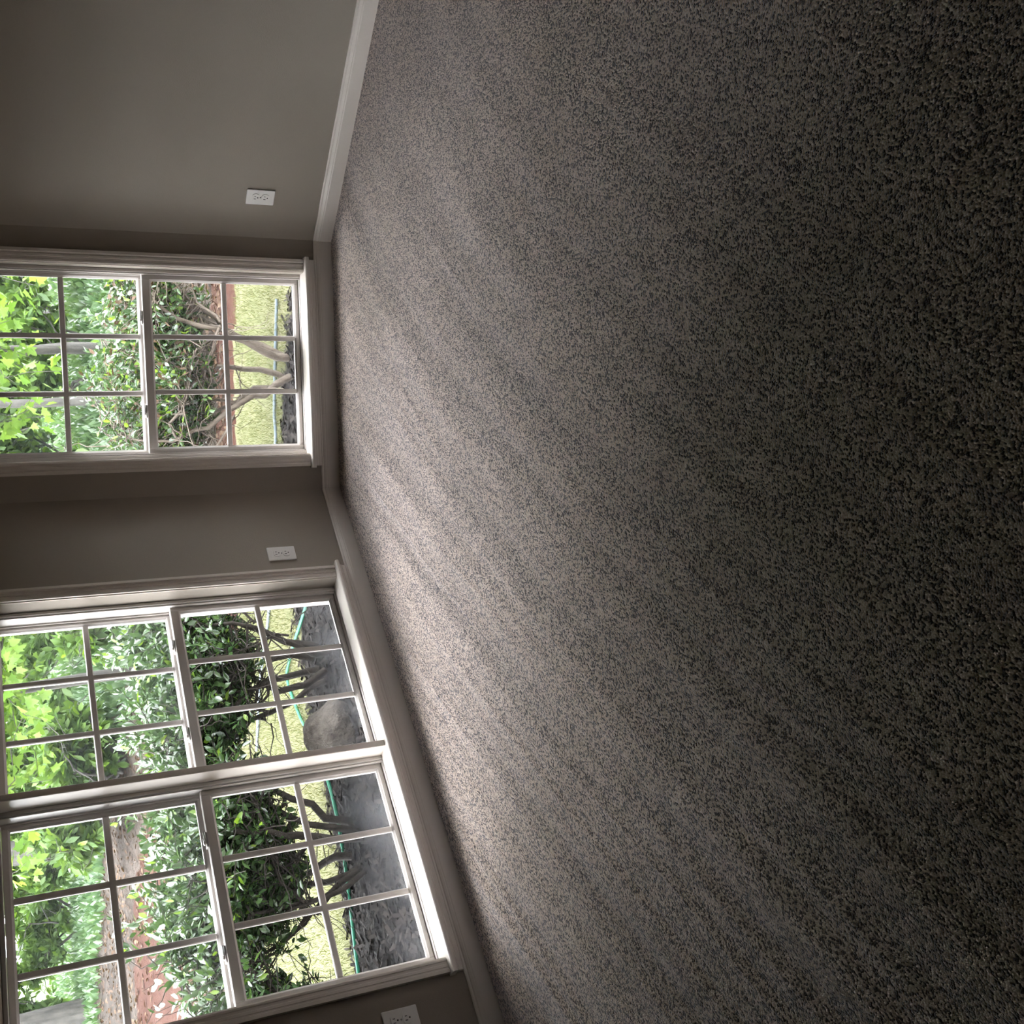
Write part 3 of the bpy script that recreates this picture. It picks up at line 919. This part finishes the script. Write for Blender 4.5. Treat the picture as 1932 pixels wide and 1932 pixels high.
# understorey bushes closing the view at the edge of the woods
und = [(-10.6, 15.6, 1.5, 'leftmost'), (-9.0, 17.4, 1.7, 'second from the left'), (-7.4, 18.2, 1.8, 'third from the left'),
       (-5.7, 17.2, 1.6, 'fourth from the left'), (-4.0, 16.8, 1.9, 'fifth from the left'), (-2.2, 15.6, 1.9, 'sixth from the left'),
       (-0.5, 14.2, 1.8, 'fifth from the right'), (1.0, 13.6, 1.7, 'fourth from the right'), (2.6, 13.8, 1.8, 'third from the right'),
       (4.3, 13.4, 1.8, 'second from the right'), (-3.6, 12.6, 1.2, 'forward of the others'), (-1.0, 11.6, 1.2, 'nearest the hedge')]
for bx, by, hh, lb in und:
    gz = float(ground_z(bx, by))
    shrub('understorey_bush', 'loose green bush at the edge of the woods, ' + lb, 'bush', 'bushes at the edge of the woods',
          (bx, by), (bx, by, gz + hh * 0.55), (1.35, 1.0, hh * 0.62), 5, 7000, 0.13, MT['bark_grey'], MT['leaf_wood'], 0, 0.10, 0.0, 220)

# ------------------------------------------------------------------ small things in the yard
def hose(name, pts, rad, mat, label):
    pts = np.array(pts, float)
    # Catmull-Rom
    out = []
    pp = np.vstack([2 * pts[0] - pts[1], pts, 2 * pts[-1] - pts[-2]])
    for i in range(1, len(pp) - 2):
        for t in np.linspace(0, 1, 10, endpoint=False):
            a, b, c, d = pp[i - 1], pp[i], pp[i + 1], pp[i + 2]
            out.append(0.5 * ((2 * b) + (-a + c) * t + (2 * a - 5 * b + 4 * c - d) * t * t + (-a + 3 * b - 3 * c + d) * t ** 3))
    out.append(pts[-1])
    out = np.array(out)
    z = ground_z(out[:, 0], out[:, 1]) + rad + 0.004
    tb = Tubes()
    tb.add(np.column_stack([out, z]), np.full(len(out), rad), 8)
    return tag(link(name, tb.mesh(name), mat, smooth=True), label, 'hose')
hose('garden_hose', [(-0.55, 6.15), (-0.80, 6.35), (-1.02, 6.59), (-1.35, 6.98), (-1.55, 7.12), (-1.72, 6.85), (-1.81, 6.58), (-2.01, 6.16), (-2.35, 5.91), (-2.91, 5.73), (-3.5, 5.45)], 0.011, MT['hose_green'],
     'bright green garden hose winding along the edge of the mulch bed')
hose('garden_hose', [(0.9, 7.0), (0.5, 7.12), (0.19, 7.20), (-0.01, 7.20), (-0.6, 7.42), (-1.16, 7.6), (-1.73, 7.97), (-2.3, 8.2)], 0.011, MT['hose_blue'],
     'pale blue garden hose lying across the lawn')

def rock():
    bm = bmesh.new()
    bmesh.ops.create_icosphere(bm, subdivisions=4, radius=1.0)
    for v in bm.verts:
        c = v.co
        n = 0.10 * math.sin(3.1 * c.x + 1.2) * math.cos(2.7 * c.y) + 0.07 * math.sin(5.3 * c.z + 2 * c.x) + 0.035 * math.sin(11 * c.x + 7 * c.y + 9 * c.z)
        c *= 1 + n
        c.x *= 0.19; c.y *= 0.17; c.z *= 0.17
    o = bm_obj('boulder', bm, MT['rock'], None, (-1.60, 5.80, GZ + 0.07), True)
    o.rotation_euler = (0, 0, 0.5)
    tag(o, 'rounded tan boulder half sunk in the mulch under the double window', 'rock')
rock()

def scatter(name, n, region, tv, tf, mat, size, flat, label, cat):
    xs, ys = region(n)
    n = len(xs)
    P = np.column_stack([xs, ys, ground_z(xs, ys) + 0.004])
    if flat:
        an = RNG.uniform(0, 2 * np.pi, n)
        D = np.column_stack([np.cos(an), np.sin(an), RNG.uniform(-0.1, 0.45, n)])
        U = np.array([0, 0, 1.0]) + RNG.normal(0, 0.3, (n, 3))
    else:
        D = np.column_stack([RNG.normal(0, 0.45, n), RNG.normal(0, 0.45, n), np.ones(n)])
        U = RNG.normal(0, 1, (n, 3))
    me = leaf_mesh(name, tv, tf, P, D, U, size * RNG.uniform(0.5, 1.4, n))
    return tag(link(name, me, mat), label, cat, kind='stuff')

CHIP_V = np.array([(-0.18, 0, 0), (0.16, 0.05, 0.04), (0.12, 1, 0.0), (-0.14, 0.92, 0.03)])
CHIP_F = np.array([(0, 1, 2, 3)])
BLADE_V = np.array([(-0.05, 0, 0), (0.05, 0, 0), (0.02, 0.6, 0.06), (0.0, 1.0, 0.2), (-0.03, 0.6, 0.06)])
BLADE_F = np.array([(0, 1, 2, 3, 4)])
def bay_dist(x, y):
    return np.maximum(np.maximum((-(x - L1.x) + (y - L1.y)) * q, ((x - R1.x) + (y - R1.y)) * q), y - L1.y)
def reg_bed(n):
    x = RNG.uniform(-4.9, 2.6, n * 3); y = RNG.uniform(2.4, 7.3, n * 3)
    d = bay_dist(x, y)
    a = np.degrees(np.arctan2(x - HC[0], y - HC[1]))
    k = (d > 0.25) & (d < bed_w(a) + 0.05)
    return x[k][:n], y[k][:n]
def reg_lawn(n):
    x = RNG.uniform(-4.6, 2.2, n * 3); y = RNG.uniform(4.6, 9.4, n * 3)
    d = bay_dist(x, y)
    r = np.hypot(x - HC[0], y - HC[1])
    a = np.degrees(np.arctan2(x - HC[0], y - HC[1]))
    lr = np.interp(a, [-60, -34, -16, 40], [6.4, 6.6, 4.6, 4.2])
    k = (d > bed_w(a) - 0.02) & (r < lr)
    return x[k][:n], y[k][:n]
scatter('bark_chips', 20000, reg_bed, CHIP_V, CHIP_F, MT['chip'], 0.055, True, 'loose dark bark chips and dry stalks strewn over the mulch bed', 'mulch')
scatter('grass', 60000, reg_lawn, BLADE_V, BLADE_F, MT['blade'], 0.032, False, 'short pale grass blades covering the lawn', 'grass')

def reg_cover(n):
    a = np.radians(RNG.uniform(-62, 42, n)); r = RNG.uniform(5.2, 22, n)
    lim = np.interp(np.degrees(a), [-60, -34, -16, 40], [13.4, 13.2, 7.2, 5.6])
    k = r > lim + RNG.normal(0, 0.25, n)
    a, r = a[k], r[k]
    return HC[0] + r * np.sin(a), HC[1] + r * np.cos(a)
scatter('ground_cover', 90000, reg_cover, ELL_V, ELL_F, MT['leaf_hedge'], 0.11, False, 'low leafy ground cover spreading through the woods', 'plants')

def reg_litter(n):
    a = np.radians(RNG.uniform(-62, 42, n)); r = RNG.uniform(4.4, 15, n)
    dg = np.degrees(a)
    lo = np.interp(dg, [-60, -34, -16, 40], [9.4, 9.0, 5.0, 4.5]); hi = np.interp(dg, [-60, -34, -16, 40], [14.0, 13.8, 8.5, 7.0])
    k = (r > lo) & (r < hi)
    a, r = a[k], r[k]
    return HC[0] + r * np.sin(a), HC[1] + r * np.cos(a)
scatter('fallen_leaves', 30000, reg_litter, ELL_V, ELL_F, MT['leaf_dry'], 0.06, True, 'brown fallen leaves strewn between the red clay and the woods', 'leaves')
